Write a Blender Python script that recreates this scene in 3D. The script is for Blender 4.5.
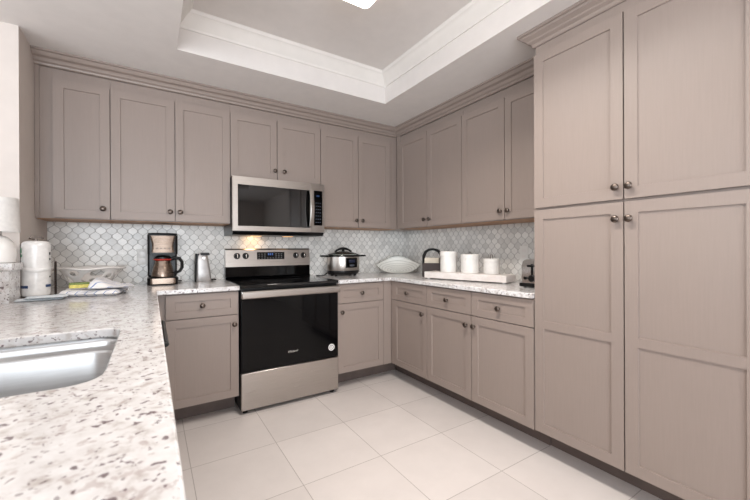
import bpy, bmesh, math, random
from mathutils import Vector, Matrix
random.seed(7)
PI = math.pi
for o_ in list(bpy.data.objects):
    bpy.data.objects.remove(o_)
SC = bpy.context.scene
COL = SC.collection

# ------------------------------------------------------------------ camera, world, lights, exposure
def make_camera():
    yaw, pitch, roll = math.radians(32.4625), math.radians(-0.064), math.radians(-0.26)
    fw = Vector((math.sin(yaw), math.cos(yaw), 0)); rt = Vector((math.cos(yaw), -math.sin(yaw), 0)); up = Vector((0, 0, 1))
    fw, up = fw*math.cos(pitch)+up*math.sin(pitch), up*math.cos(pitch)-fw*math.sin(pitch)
    rt, up = rt*math.cos(roll)+up*math.sin(roll), up*math.cos(roll)-rt*math.sin(roll)
    cam = bpy.data.cameras.new('camera'); ob = bpy.data.objects.new('camera', cam); COL.objects.link(ob)
    cam.sensor_fit = 'HORIZONTAL'; cam.sensor_width = 36.0; cam.lens = 352.0/750*36
    cam.shift_y = -0.0011; cam.clip_start = 0.02
    m = Matrix((rt, up, -fw)).transposed().to_4x4(); m.translation = (-2.1231, -3.2515, 1.1706)
    ob.matrix_world = m
    cam.dof.use_dof = True; cam.dof.focus_distance = 3.2; cam.dof.aperture_fstop = 5.6
    SC.camera = ob
make_camera()
w_ = bpy.data.worlds.new('world'); SC.world = w_; w_.use_nodes = True
bg = w_.node_tree.nodes['Background']; bg.inputs[0].default_value = (0.78, 0.88, 1.0, 1); bg.inputs[1].default_value = 1.2
def area(name, loc, target, sx, sy, power, color):
    l = bpy.data.lights.new(name, 'AREA'); l.shape = 'RECTANGLE'; l.size = sx; l.size_y = sy; l.energy = power; l.color = color
    o = bpy.data.objects.new(name, l); COL.objects.link(o); o.location = loc
    o.rotation_euler = (Vector(target)-Vector(loc)).to_track_quat('-Z', 'Y').to_euler()
    return o
area('daylight_rear_window', (-2.9, -6.62, 1.2), (-2.9, 0, 1.2), 3.6, 2.1, 162, (0.89, 0.945, 1.0))
area('daylight_side_window', (-5.85, -3.3, 1.25), (0, -3.3, 1.25), 3.4, 2.0, 86, (0.89, 0.945, 1.0))
SC.view_settings.view_transform = 'Standard'; SC.view_settings.look = 'None'
SC.view_settings.exposure = 0.26; SC.view_settings.gamma = 1.0; SC.view_settings.use_curve_mapping = False

# ------------------------------------------------------------------ materials
def lin(c):
    return tuple(((v/255)/12.92 if v/255 <= 0.04045 else ((v/255+0.055)/1.055)**2.4) for v in c)+(1.0,)
def new_mat(name, rgb, rough=0.5, metal=0.0, spec=0.5, coat=0.0):
    m = bpy.data.materials.new(name); m.use_nodes = True
    b = m.node_tree.nodes['Principled BSDF']
    b.inputs['Base Color'].default_value = lin(rgb); b.inputs['Roughness'].default_value = rough
    b.inputs['Metallic'].default_value = metal; b.inputs['Specular IOR Level'].default_value = spec
    b.inputs['Coat Weight'].default_value = coat
    return m
class NT:
    def __init__(s, m): s.t = m.node_tree; s.b = s.t.nodes['Principled BSDF']
    def n(s, kind, **kw):
        x = s.t.nodes.new(kind)
        for k, v in kw.items(): setattr(x, k, v)
        return x
    def l(s, a, b): s.t.links.new(a, b)
    def math(s, op, a, b=None, c=None):
        x = s.n('ShaderNodeMath', operation=op)
        for i, v in enumerate((a, b, c)):
            if v is None: continue
            if isinstance(v, (int, float)): x.inputs[i].default_value = v
            else: s.l(v, x.inputs[i])
        return x.outputs[0]
    def coord(s, scale=(1, 1, 1), rot=(0, 0, 0)):
        tc = s.n('ShaderNodeTexCoord'); mp = s.n('ShaderNodeMapping')
        mp.inputs['Scale'].default_value = scale; mp.inputs['Rotation'].default_value = rot
        s.l(tc.outputs['Object'], mp.inputs[0]); return mp.outputs[0]
    def noise(s, vec, scale, detail=2, rough=0.5):
        x = s.n('ShaderNodeTexNoise'); x.inputs['Scale'].default_value = scale; x.inputs['Detail'].default_value = detail
        x.inputs['Roughness'].default_value = rough
        if vec is not None: s.l(vec, x.inputs['Vector'])
        return x.outputs['Fac']
    def ramp(s, fac, stops):
        x = s.n('ShaderNodeValToRGB'); e = x.color_ramp.elements
        while len(e) < len(stops): e.new(0.5)
        for el, (p, c) in zip(e, stops): el.position = p; el.color = c if len(c) == 4 else lin(c)
        s.l(fac, x.inputs[0]); return x.outputs[0]
    def mix(s, fac, a, b):
        x = s.n('ShaderNodeMix', data_type='RGBA')
        if isinstance(fac, (int, float)): x.inputs[0].default_value = fac
        else: s.l(fac, x.inputs[0])
        for i, v in ((6, a), (7, b)):
            if isinstance(v, tuple): x.inputs[i].default_value = v if len(v) == 4 else lin(v)
            else: s.l(v, x.inputs[i])
        return x.outputs[2]
    def bump(s, h, strength=0.2, dist=0.002):
        x = s.n('ShaderNodeBump'); x.inputs['Strength'].default_value = strength; x.inputs['Distance'].default_value = dist
        s.l(h, x.inputs['Height']); s.l(x.outputs[0], s.b.inputs['Normal'])
def plain(name, rgb, rough=0.5, metal=0.0, var=0.06, scale=12, **kw):
    """a colour with a faint procedural variation"""
    m = new_mat(name, rgb, rough, metal, **kw); t = NT(m)
    f = t.noise(t.coord(), scale, 3)
    a = tuple(max(0, v*(1-var)) for v in rgb); b = tuple(min(255, v*(1+var)) for v in rgb)
    t.l(t.ramp(f, [(0.3, a), (0.7, b)]), t.b.inputs['Base Color'])
    return m
def wood_stain(name, rgb, rough=0.42):
    m = new_mat(name, rgb, rough); t = NT(m)
    g = t.noise(t.coord((38, 38, 1.6)), 4, 4, 0.6)
    cl = t.noise(t.coord((1, 1, 0.7)), 3.2, 2)
    c1 = t.ramp(g, [(0.25, tuple(v*0.98 for v in rgb)), (0.75, tuple(min(255, v*1.015) for v in rgb))])
    c2 = t.mix(t.math('MULTIPLY', cl, 0.25), c1, (150, 136, 122))
    t.l(c2, t.b.inputs['Base Color']); t.bump(g, 0.05, 0.001)
    return m
def brushed(name, rgb, rough=0.28, sc=(2, 2, 160)):
    m = new_mat(name, rgb, rough, 1.0); t = NT(m)
    g = t.noise(t.coord(sc), 3, 3)
    t.l(t.ramp(g, [(0.2, tuple(v*0.94 for v in rgb)), (0.8, tuple(min(255, v*1.04) for v in rgb))]), t.b.inputs['Base Color'])
    t.l(t.math('MULTIPLY_ADD', g, 0.14, rough-0.07), t.b.inputs['Roughness'])
    return m
def granite(name):
    m = new_mat(name, (225, 216, 211), 0.14); t = NT(m)
    co = t.coord()
    warp = t.n('ShaderNodeTexNoise'); warp.inputs['Scale'].default_value = 22; t.l(co, warp.inputs['Vector'])
    add = t.n('ShaderNodeMixRGB', blend_type='ADD'); add.inputs[0].default_value = 0.03
    t.l(co, add.inputs[1]); t.l(warp.outputs['Color'], add.inputs[2]); wc = add.outputs[0]
    base = t.ramp(t.noise(wc, 30, 4, 0.6), [(0.33, (186, 179, 175)), (0.45, (212, 209, 208)), (0.7, (226, 225, 225))])
    tan = t.ramp(t.noise(wc, 62, 3, 0.55), [(0.585, (0, 0, 0)), (0.65, (255, 255, 255))])
    c = t.mix(t.math('MULTIPLY', tan, 0.5), base, (170, 155, 152))
    sh = t.n('ShaderNodeVectorMath', operation='ADD'); t.l(wc, sh.inputs[0]); sh.inputs[1].default_value = (3.1, 1.7, 0.4)
    blot = t.ramp(t.noise(sh.outputs[0], 66, 2, 0.5), [(0.625, (0, 0, 0)), (0.675, (255, 255, 255))])
    c = t.mix(t.math('MULTIPLY', blot, 0.85), c, (98, 80, 84))
    vo = t.n('ShaderNodeTexVoronoi'); vo.inputs['Scale'].default_value = 120; t.l(wc, vo.inputs['Vector'])
    sep = t.n('ShaderNodeSeparateColor'); t.l(vo.outputs['Color'], sep.inputs[0])
    dot = t.math('MULTIPLY', t.math('LESS_THAN', vo.outputs['Distance'], 0.36), t.math('GREATER_THAN', sep.outputs[0], 0.86))
    c = t.mix(t.math('MULTIPLY', dot, 0.6), c, (110, 98, 100))
    t.l(c, t.b.inputs['Base Color'])
    return m
def arabesque(name, axis, W=0.064, P=0.082):
    """lantern shaped marble mosaic; axis = which object coordinate runs along the wall"""
    m = new_mat(name, (214, 212, 208), 0.22); t = NT(m)
    tc = t.n('ShaderNodeTexCoord'); sp = t.n('ShaderNodeSeparateXYZ'); t.l(tc.outputs['Object'], sp.inputs[0])
    u = t.math('DIVIDE', sp.outputs[axis], W); v = t.math('DIVIDE', sp.outputs['Z'], P)
    ru = t.math('ROUND', u); rv = t.math('ROUND', v)
    du = t.math('ABSOLUTE', t.math('SUBTRACT', u, ru)); dv = t.math('SUBTRACT', v, rv)
    cosv = t.math('COSINE', t.math('MULTIPLY', dv, 2*PI))
    h = t.math('MULTIPLY_ADD', t.math('SINE', t.math('MULTIPLY', cosv, 1.3)), 0.242, 0.25)
    sl = t.math('MULTIPLY', t.math('SINE', t.math('MULTIPLY', dv, 2*PI)), 1.5)
    d0 = t.math('SUBTRACT', du, h)
    d = t.math('DIVIDE', d0, t.math('SQRT', t.math('ADD', 1.0, t.math('MULTIPLY', sl, sl))))
    isA = t.math('LESS_THAN', d, 0.0)
    fu = t.math('ADD', t.math('FLOOR', u), 0.5); fv = t.math('ADD', t.math('FLOOR', v), 0.5)
    def sel(a, b): return t.math('ADD', t.math('MULTIPLY', isA, a), t.math('MULTIPLY', t.math('SUBTRACT', 1.0, isA), b))
    cx = t.n('ShaderNodeCombineXYZ'); t.l(sel(ru, fu), cx.inputs[0]); t.l(sel(rv, fv), cx.inputs[1])
    wn = t.n('ShaderNodeTexWhiteNoise', noise_dimensions='3D'); t.l(cx.outputs[0], wn.inputs['Vector'])
    marb = t.noise(t.coord(), 26, 5, 0.65)
    f = t.math('ADD', t.math('MULTIPLY', wn.outputs['Value'], 0.62), t.math('MULTIPLY', marb, 0.5))
    stone = t.ramp(f, [(0.2, (208, 206, 202)), (0.5, (228, 226, 222)), (0.85, (241, 239, 235))])
    line = t.math('LESS_THAN', t.math('ABSOLUTE', d), 0.028)
    t.l(t.mix(line, stone, (176, 173, 170)), t.b.inputs['Base Color'])
    t.l(t.math('MULTIPLY_ADD', line, 0.4, 0.22), t.b.inputs['Roughness'])
    t.bump(t.math('SUBTRACT', 1.0, line), 0.15, 0.001)
    return m
def floor_tile(name, x0, y0, s):
    m = new_mat(name, (206, 194, 187), 0.36); t = NT(m)
    tc = t.n('ShaderNodeTexCoord'); sp = t.n('ShaderNodeSeparateXYZ'); t.l(tc.outputs['Object'], sp.inputs[0])
    u = t.math('DIVIDE', t.math('SUBTRACT', sp.outputs['X'], x0), s); v = t.math('DIVIDE', t.math('SUBTRACT', sp.outputs['Y'], y0), s)
    du = t.math('ABSOLUTE', t.math('SUBTRACT', u, t.math('ROUND', u))); dv = t.math('ABSOLUTE', t.math('SUBTRACT', v, t.math('ROUND', v)))
    g = t.math('LESS_THAN', t.math('MINIMUM', du, dv), 0.0042)
    cx = t.n('ShaderNodeCombineXYZ'); t.l(t.math('FLOOR', u), cx.inputs[0]); t.l(t.math('FLOOR', v), cx.inputs[1])
    wn = t.n('ShaderNodeTexWhiteNoise', noise_dimensions='3D'); t.l(cx.outputs[0], wn.inputs['Vector'])
    f = t.math('ADD', t.math('MULTIPLY', wn.outputs['Value'], 0.3), t.math('MULTIPLY', t.noise(t.coord(), 5, 5, 0.6), 0.7))
    c = t.ramp(f, [(0.25, (208, 200, 196)), (0.75, (222, 214, 210))])
    t.l(t.mix(g, c, (172, 163, 158)), t.b.inputs['Base Color'])
    t.l(t.math('MULTIPLY_ADD', g, 0.4, 0.36), t.b.inputs['Roughness'])
    return m
def emit(name, rgb, strength):
    m = new_mat(name, rgb, 0.4); b = m.node_tree.nodes['Principled BSDF']
    b.inputs['Emission Color'].default_value = lin(rgb); b.inputs['Emission Strength'].default_value = strength
    return m
def clear(name, rgb=(245, 250, 250), rough=0.02):
    m = bpy.data.materials.new(name); m.use_nodes = True; t = m.node_tree; t.nodes.remove(t.nodes['Principled BSDF'])
    tr = t.nodes.new('ShaderNodeBsdfTransparent'); gl = t.nodes.new('ShaderNodeBsdfGlossy'); mx = t.nodes.new('ShaderNodeMixShader'); fr = t.nodes.new('ShaderNodeFresnel')
    tr.inputs[0].default_value = lin(rgb); gl.inputs['Roughness'].default_value = rough; fr.inputs[0].default_value = 1.45
    t.links.new(fr.outputs[0], mx.inputs[0]); t.links.new(tr.outputs[0], mx.inputs[1]); t.links.new(gl.outputs[0], mx.inputs[2])
    t.links.new(mx.outputs[0], t.nodes['Material Output'].inputs[0]); return m

CAB = wood_stain('greige_stained_maple', (144, 130, 123))
CABIN = wood_stain('cabinet_inside_wood', (178, 132, 96), 0.55)
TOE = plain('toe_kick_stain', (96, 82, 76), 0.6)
PEWTER = plain('pewter', (98, 88, 82), 0.3, 1.0)
GRAN = granite('speckled_granite')
STEEL = brushed('brushed_steel', (180, 173, 167), 0.3)
STEELV = brushed('brushed_steel_sink', (200, 201, 202), 0.36, (3, 3, 40))
DSTEEL = brushed('warm_brushed_steel', (140, 124, 112), 0.28)
CHROME = plain('chrome', (222, 220, 218), 0.1, 1.0, 0.02)
BLACK = plain('black_plastic', (9, 9, 10), 0.32, spec=0.35)
BGLASS = new_mat('black_glass', (3, 3, 4), 0.05, spec=0.2)
MGLASS = new_mat('microwave_glass', (5, 5, 6), 0.05, spec=0.7)
COOK = new_mat('black_ceramic_glass', (9, 9, 10), 0.09, spec=0.6)
WALL = plain('warm_white_paint', (208, 198, 191), 0.75, var=0.01)
CEIL = plain('ceiling_paint', (216, 210, 206), 0.85, var=0.01)
TRIM = plain('white_trim_paint', (220, 215, 210), 0.5, var=0.01)
FLOOR = floor_tile('porcelain_floor', -1.948, -0.6729, 0.458)
TILE_X = arabesque('marble_lantern_mosaic', 'X')
TILE_Y = arabesque('marble_lantern_mosaic_side', 'Y')
WHITE = plain('white_ceramic', (236, 232, 228), 0.25, var=0.015)
WPLAS = plain('white_plastic', (232, 230, 226), 0.4, var=0.01)
SHADE = plain('white_linen', (222, 218, 214), 0.8, var=0.02, scale=60)

# ------------------------------------------------------------------ mesh helpers
def tag(o, label, cat, group=None, kind=None):
    o['label'] = label; o['category'] = cat
    if group: o['group'] = group
    if kind: o['kind'] = kind
    return o
def thing(name, label, cat, loc=(0, 0, 0), rz=0.0, group=None):
    o = bpy.data.objects.new(name, None); COL.objects.link(o); o.empty_display_size = 0.05
    o.location = loc; o.rotation_euler = (0, 0, rz)
    return tag(o, label, cat, group)
def obj(name, bm, mat, parent=None, loc=(0, 0, 0), smooth=0.6, label=None, bevel=0.0, segs=2, sub=0):
    bmesh.ops.recalc_face_normals(bm, faces=bm.faces)
    me = bpy.data.meshes.new(name); bm.to_mesh(me); bm.free()
    for m in (mat if isinstance(mat, (list, tuple)) else [mat]): me.materials.append(m)
    if smooth:
        for p in me.polygons: p.use_smooth = True
        me.set_sharp_from_angle(angle=smooth)
    o = bpy.data.objects.new(name, me); COL.objects.link(o); o.location = loc
    if parent: o.parent = parent
    if label: o['label'] = label
    if bevel:
        b = o.modifiers.new('bevel', 'BEVEL'); b.width = bevel; b.segments = segs; b.limit_method = 'ANGLE'; b.angle_limit = 0.7
        b.harden_normals = False
    if sub:
        s = o.modifiers.new('subsurf', 'SUBSURF'); s.levels = sub; s.render_levels = sub
    return o
def struct(name, bm, mat, parent=None, **kw):
    o = obj(name, bm, mat, parent, **kw)
    if not parent: o['kind'] = 'structure'
    return o
def B(*boxes, bm=None):
    """boxes (x0,x1,y0,y1,z0,z1) in one mesh"""
    bm = bm or bmesh.new()
    for x0, x1, y0, y1, z0, z1 in boxes:
        vs = [bm.verts.new((x, y, z)) for z in (z0, z1) for y in (y0, y1) for x in (x0, x1)]
        for f in ((0, 2, 3, 1), (4, 5, 7, 6), (0, 1, 5, 4), (2, 6, 7, 3), (0, 4, 6, 2), (1, 3, 7, 5)):
            bm.faces.new([vs[i] for i in f])
    return bm
def lathe(prof, n=32, axis='z', c=(0, 0, 0), sx=1.0, sy=1.0, bm=None, arc=None):
    """profile [(r, h)]; axis z, or -y (h grows towards -y)"""
    bm = bm or bmesh.new(); rings = []
    for r, h in prof:
        ring = []
        if r < 1e-6:
            ps = [(0, 0, h)]
        else:
            ps = [(r*math.cos(2*PI*i/n)*sx, r*math.sin(2*PI*i/n)*sy, h) for i in range(n)]
        for x, y, z in ps:
            if axis == '-y': x, y, z = x, -z, y
            elif axis == 'x': x, y, z = z, x, y
            ring.append(bm.verts.new((x+c[0], y+c[1], z+c[2])))
        rings.append(ring)
    for a, b in zip(rings, rings[1:]):
        if len(a) == 1 and len(b) == 1: continue
        for i in range(n):
            j = (i+1) % n
            if len(a) == 1: bm.faces.new((a[0], b[i], b[j]))
            elif len(b) == 1: bm.faces.new((a[i], a[j], b[0]))
            else: bm.faces.new((a[i], a[j], b[j], b[i]))
    return bm
def rr(x0, x1, y0, y1, r, n=6):
    pts = []
    for cx, cy, a in ((x1-r, y1-r, 0), (x0+r, y1-r, 90), (x0+r, y0+r, 180), (x1-r, y0+r, 270)):
        for i in range(n+1):
            t = math.radians(a+90*i/n); pts.append((cx+r*math.cos(t), cy+r*math.sin(t)))
    return pts
def loft(loops, cap0=True, cap1=True, bm=None, closed=True):
    """loops: lists of 3d points of one length"""
    bm = bm or bmesh.new(); R = [[bm.verts.new(p) for p in L] for L in loops]; n = len(R[0])
    for a, b in zip(R, R[1:]):
        for i in range(n if closed else n-1):
            j = (i+1) % n; bm.faces.new((a[i], a[j], b[j], b[i]))
    if cap0: bm.faces.new(R[0])
    if cap1: bm.faces.new(list(reversed(R[-1])))
    return bm
def slab(outer, holes, z0, z1):
    bm = bmesh.new(); es = []
    for L in [outer]+holes:
        vs = [bm.verts.new((x, y, z0)) for x, y in L]
        es += [bm.edges.new((vs[i], vs[(i+1) % len(vs)])) for i in range(len(vs))]
    bmesh.ops.triangle_fill(bm, edges=es, use_beauty=True)
    if z1 != z0:
        g = bmesh.ops.extrude_face_region(bm, geom=bm.faces[:])
        for v in g['geom']:
            if isinstance(v, bmesh.types.BMVert): v.co.z = z1
    return bm
def tube(pts, r, n=10, bm=None, cap=True):
    bm = bm or bmesh.new(); P = [Vector(p) for p in pts]; loops = []; nrm = None
    for i, p in enumerate(P):
        d = (P[min(i+1, len(P)-1)]-P[max(i-1, 0)]).normalized()
        if nrm is None:
            nrm = d.orthogonal().normalized()
        nrm = (nrm-d*nrm.dot(d)).normalized(); bn = d.cross(nrm)
        rad = r[i] if isinstance(r, (list, tuple)) else r
        loops.append([p+(nrm*math.cos(2*PI*k/n)+bn*math.sin(2*PI*k/n))*rad for k in range(n)])
    return loft(loops, cap, cap, bm)
def arc_pts(c, r, a0, a1, n, plane='xz'):
    out = []
    for i in range(n+1):
        a = math.radians(a0+(a1-a0)*i/n); u, v = r*math.cos(a), r*math.sin(a)
        out.append((c[0]+u, c[1], c[2]+v) if plane == 'xz' else (c[0], c[1]+u, c[2]+v) if plane == 'yz' else (c[0]+u, c[1]+v, c[2]))
    return out
def sweep(path, prof, closed=False):
    """path [(x,y)] walked with the room on the LEFT; profile [(offset into the room, z)], mitred"""
    n = len(path); loops = []
    for i in range(n):
        p = Vector(path[i])
        ds = []
        if closed or i > 0: ds.append((p-Vector(path[(i-1) % n])).normalized())
        if closed or i < n-1: ds.append((Vector(path[(i+1) % n])-p).normalized())
        ns = [Vector((-d.y, d.x)) for d in ds]
        if len(ns) == 2:
            m = (ns[0]+ns[1]); m = m/m.dot(ns[0])
        else: m = ns[0]
        loops.append([(p.x+m.x*o, p.y+m.y*o, z) for o, z in prof])
    if closed: loops.append(loops[0])
    bm = loft(loops, not closed, not closed)
    if closed: bmesh.ops.remove_doubles(bm, verts=bm.verts, dist=1e-5)
    return bm
def framed(x0, x1, z0, z1, ix0, ix1, iz0, iz1, t, rec, slope=0.003, bm=None):
    """front at y=0, back at y=t, recessed field between ix0..ix1, iz0..iz1"""
    bm = bm or bmesh.new()
    R = lambda a, b, c, d, y: [bm.verts.new(p) for p in ((a, y, c), (b, y, c), (b, y, d), (a, y, d))]
    A = R(x0, x1, z0, z1, 0); I = R(ix0, ix1, iz0, iz1, 0); J = R(ix0+slope, ix1-slope, iz0+slope, iz1-slope, rec); K = R(x0, x1, z0, z1, t)
    for a, b in ((A, I), (I, J), (K, A)):
        for i in range(4):
            j = (i+1) % 4; bm.faces.new((a[i], a[j], b[j], b[i]))
    bm.faces.new(J); bm.faces.new(list(reversed(K)))
    return bm
def text_bm(body, size, extrude=0.0004, shear=0.0):
    cu = bpy.data.curves.new('lettering', 'FONT'); cu.body = body; cu.size = size; cu.extrude = extrude; cu.align_x = 'CENTER'; cu.align_y = 'CENTER'; cu.shear = shear
    o = bpy.data.objects.new('lettering', cu); COL.objects.link(o)
    dg = bpy.context.evaluated_depsgraph_get(); me = bpy.data.meshes.new_from_object(o.evaluated_get(dg))
    bm = bmesh.new(); bm.from_mesh(me); bpy.data.objects.remove(o); bpy.data.curves.remove(cu); bpy.data.meshes.remove(me)
    for v in bm.verts: v.co = Vector((v.co.x, -v.co.z, v.co.y))      # stand it up, facing -y
    return bm

# ------------------------------------------------------------------ measures
XL, XR = -2.7246, 0.34          # kitchen side walls
YU, YB = -0.325, -0.640        # door planes on the back wall
XU, XB, XP = 0.0057, -0.293, -0.286   # door planes on the right wall, pantry
ZTOE, ZC0, ZC1, ZUP, ZCE, ZTR = 0.1356, 0.884, 0.914, 1.372, 2.389, 2.62
R1, R2, R3, PM, PE = -1.1305, -1.5861, -2.0479, -2.4984, -2.949

# ------------------------------------------------------------------ the setting
struct('floor', B((-6.1, XR+0.1, -6.9, 0.1, -0.06, 0.0)), FLOOR, smooth=0)
wb = struct('wall_back', B((XL-0.3, XR+0.1, 0.0, 0.1, 0, 2.75)), WALL, smooth=0)
obj('backsplash', B((XL+0.001, XR-0.0085, -0.008, -0.0002, ZC1, ZUP-0.004), (-1.5975, -0.8355, -0.008, -0.0002, ZUP-0.004, 1.733)), TILE_X, wb, smooth=0, label='marble lantern mosaic backsplash')
wr = struct('wall_right', B((XR, XR+0.1, -6.9, 0.0, 0, 2.75)), WALL, smooth=0)
obj('backsplash', B((XR-0.008, XR-0.0002, R3+0.02, -0.0002, ZC1, ZUP-0.004)), TILE_Y, wr, smooth=0, label='marble lantern mosaic backsplash')
struct('wall_left', B((-6.1, XL, -0.605, 0.0, 0, 2.75)), WALL, smooth=0)
def holed_wall(axis, pos, th, a0, a1, z1, holes):
    bm = bmesh.new(); cur = a0
    bx = (lambda u0, u1, q0, q1: B((u0, u1, pos, pos+th, q0, q1), bm=bm)) if axis == 'x' else (lambda u0, u1, q0, q1: B((pos, pos+th, u0, u1, q0, q1), bm=bm))
    for h0, h1, q0, q1 in holes:
        bx(cur, h0, 0, z1); cur = h1
        if q0 > 0: bx(h0, h1, 0, q0)
        bx(h0, h1, q1, z1)
    bx(cur, a1, 0, z1); return bm
struct('wall_rear', holed_wall('x', -6.9, 0.12, -6.1, XR+0.1, 2.75, [(-4.7, -1.1, 0.02, 2.2)]), WALL, smooth=0)
struct('wall_far_left', holed_wall('y', -6.1, 0.12, -6.78, -0.605, 2.75, [(-5.0, -1.6, 0.25, 2.25)]), WALL, smooth=0)
GLASS = clear('window_glass')
def window(name, axis, pos, u0, u1, z0, z1, n):
    w = bpy.data.objects.new(name, None); COL.objects.link(w); w['kind'] = 'structure'
    bm = bmesh.new(); t = 0.05
    bs = [(u0, u1, z0, z0+t), (u0, u1, z1-t, z1)]+[(u-t/2, u+t/2, z0+t, z1-t) for u in [u0+t/2+(u1-u0-t)*i/n for i in range(n+1)]]
    for a, b, c, d in bs:
        B((a, b, pos, pos+0.06, c, d) if axis == 'x' else (pos, pos+0.06, a, b, c, d), bm=bm)
    obj('window_frame', bm, TRIM, w, smooth=0)
    obj('window_pane', B((u0+t, u1-t, pos+0.02, pos+0.026, z0+t, z1-t) if axis == 'x' else (pos+0.02, pos+0.026, u0+t, u1-t, z0+t, z1-t)), GLASS, w, smooth=0)
window('window_1', 'x', -6.86, -4.7, -1.1, 0.02, 2.2, 3)
window('window_2', 'y', -6.06, -5.0, -1.6, 0.25, 2.25, 3)
# ceiling with its raised tray
TX0, TX1, TY0, TY1 = -1.9851, -0.4575, -4.9, -0.8007
bm = slab([(-6.1, -6.9), (XR+0.1, -6.9), (XR+0.1, 0.1), (-6.1, 0.1)], [[(TX0, TY0), (TX1, TY0), (TX1, TY1), (TX0, TY1)]], ZCE, ZCE+0.05)
B((TX0-0.05, TX1+0.05, TY0-0.05, TY1+0.05, ZTR, ZTR+0.05), bm=bm)
e = 0.05
B((TX0-e, TX0, TY0, TY1, ZCE+0.05, ZTR), (TX1, TX1+e, TY0, TY1, ZCE+0.05, ZTR), (TX0-e, TX1+e, TY1, TY1+e, ZCE+0.05, ZTR), (TX0-e, TX1+e, TY0-e, TY0, ZCE+0.05, ZTR), bm=bm)
struct('ceiling', bm, CEIL, smooth=0)
struct('trim_1', sweep([(TX0, TY0), (TX1, TY0), (TX1, TY1), (TX0, TY1)],
       [(0.0, 2.525), (0.008, 2.525), (0.012, 2.535), (0.016, 2.54), (0.030, 2.556), (0.046, 2.583), (0.058, 2.598), (0.066, 2.602), (0.070, 2.612), (0.078, 2.6195), (0.0, 2.6195)], True), TRIM, smooth=0.5)
# half wall of the peninsula
struct('wall_peninsula', B((-2.95, -2.805, -4.1, -0.86, 0, 1.069), (-2.95, -2.723, -0.838, -0.68, 0, 1.069), (-2.95, -2.805, -0.86, -0.838, 0, 1.069)), WALL, smooth=0)

# ------------------------------------------------------------------ cabinets
def knob_mesh():
    bm = lathe([(0.0, 0), (0.0085, 0), (0.0085, 0.003), (0.0055, 0.006), (0.0055, 0.012), (0.012, 0.015), (0.017, 0.021), (0.017, 0.024), (0.013, 0.028), (0.006, 0.030), (0, 0.0305)], 20, '-y')
    bmesh.ops.recalc_face_normals(bm, faces=bm.faces)
    me = bpy.data.meshes.new('knob'); bm.to_mesh(me); bm.free(); me.materials.append(PEWTER)
    for p in me.polygons: p.use_smooth = True
    return me
KNOB = knob_mesh()
def front(kind, root, x0, x1, z0, z1, knob=None, rail=None, st=0.052):
    g = 0.0028; x0, x1, z0, z1 = x0+g, x1-g, z0+g, z1-g
    bm = bmesh.new()
    if rail:
        framed(x0, x1, z0, rail[0]+0.02, x0+st, x1-st, z0+st, rail[0], 0.02, 0.0075, 0.0015, bm=bm)
        framed(x0, x1, rail[0]+0.02, z1, x0+st, x1-st, rail[1], z1-st, 0.02, 0.0075, 0.0015, bm=bm)
    else:
        s2 = st if kind == 'door' else 0.046
        framed(x0, x1, z0, z1, x0+st, x1-st, z0+s2, z1-s2, 0.02, 0.0075, 0.0015, bm=bm)
    d = obj(kind, bm, CAB, root, smooth=0)
    if knob:
        k = bpy.data.objects.new('knob', KNOB); COL.objects.link(k); k.location = (knob[0], 0.0005, knob[1]); k.parent = d
    return d
def cabinet(name, label, loc, rz, w, d, z0, z1, fronts, group, base=False, under=False, y0=0.0215, filler=None, toe=(0, 0)):
    t = thing(name, label, 'cabinet', loc, rz, group)
    obj('cabinet_body', B((0.0005, w-0.0005, y0, d, z0, z1)), CAB, t, smooth=0)
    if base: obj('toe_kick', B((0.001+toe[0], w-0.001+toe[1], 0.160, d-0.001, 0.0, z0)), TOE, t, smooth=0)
    if under: obj('underside_panel', B((0.002, w-0.002, y0+0.02, d-0.002, z0-0.003, z0)), CABIN, t, smooth=0, label='warm brown unstained underside')
    for f in fronts: front(*[f[0], t]+list(f[1:]))
    if filler: obj('filler_strip', B((filler[0], filler[1], 0.003, y0-0.0005, z0, z1)), CAB, t, smooth=0)
    return t
GU, GUR, GB, GBR = 'upper cabinets on the back wall', 'upper cabinets on the right wall', 'base cabinets on the back wall', 'base cabinets on the right wall'
U = [-2.7236, -2.6401, -2.35, -1.9743, -1.598, -0.835, -0.4477, -0.0768]
ZD = 2.249; ZB = 2.3125
def up_back(a, b, doors, label, z0=ZUP):
    return cabinet('upper_cabinet', label, (a, YU, 0), 0, b-a, -YU-0.001, z0, ZB, [('door', p-a, q-a, z0+0.002, ZD, (k-a, kz)) for p, q, k, kz in doors], GU, under=True)
up_back(U[0], U[2], [(U[1], U[2], -2.389, 1.442)], 'narrow single-door upper cabinet against the left wall, above the paper towels')
obj('scribe_strip', B((0.001, 0.022, 0.012, 0.021, ZUP, ZB)), CAB, bpy.data.objects['upper_cabinet'], smooth=0)
up_back(U[2], U[4], [(U[2], U[3], -2.006, 1.442), (U[3], U[4], -1.943, 1.442)], 'two-door greige upper cabinet directly above the coffee maker')
ms = (U[4]+U[5])/2-0.012
up_back(U[4], U[5], [(U[4], ms, -1.250, 1.822), (ms, U[5], -1.171, 1.822)], 'short two-door upper cabinet right above the microwave', 1.742)
up_back(U[5], XU+0.0205, [(U[5], U[6], -0.478, 1.440), (U[6], U[7], -0.408, 1.440)], 'two-door upper cabinet between microwave and the right corner, above the slow cooker')
V = [-0.372, -0.7929, -1.2194, -1.63, R3+0.0005]
def up_right(a, b, start, doors, label, **kw):
    return cabinet('upper_cabinet', label, (XU, start, 0), -PI/2, start-b, XR-XU-0.001, ZUP, ZB, [('door', start-p, start-q, ZUP+0.002, ZD, (start-k, 1.438)) for p, q, k in doors], GUR, under=True, **kw)
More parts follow.
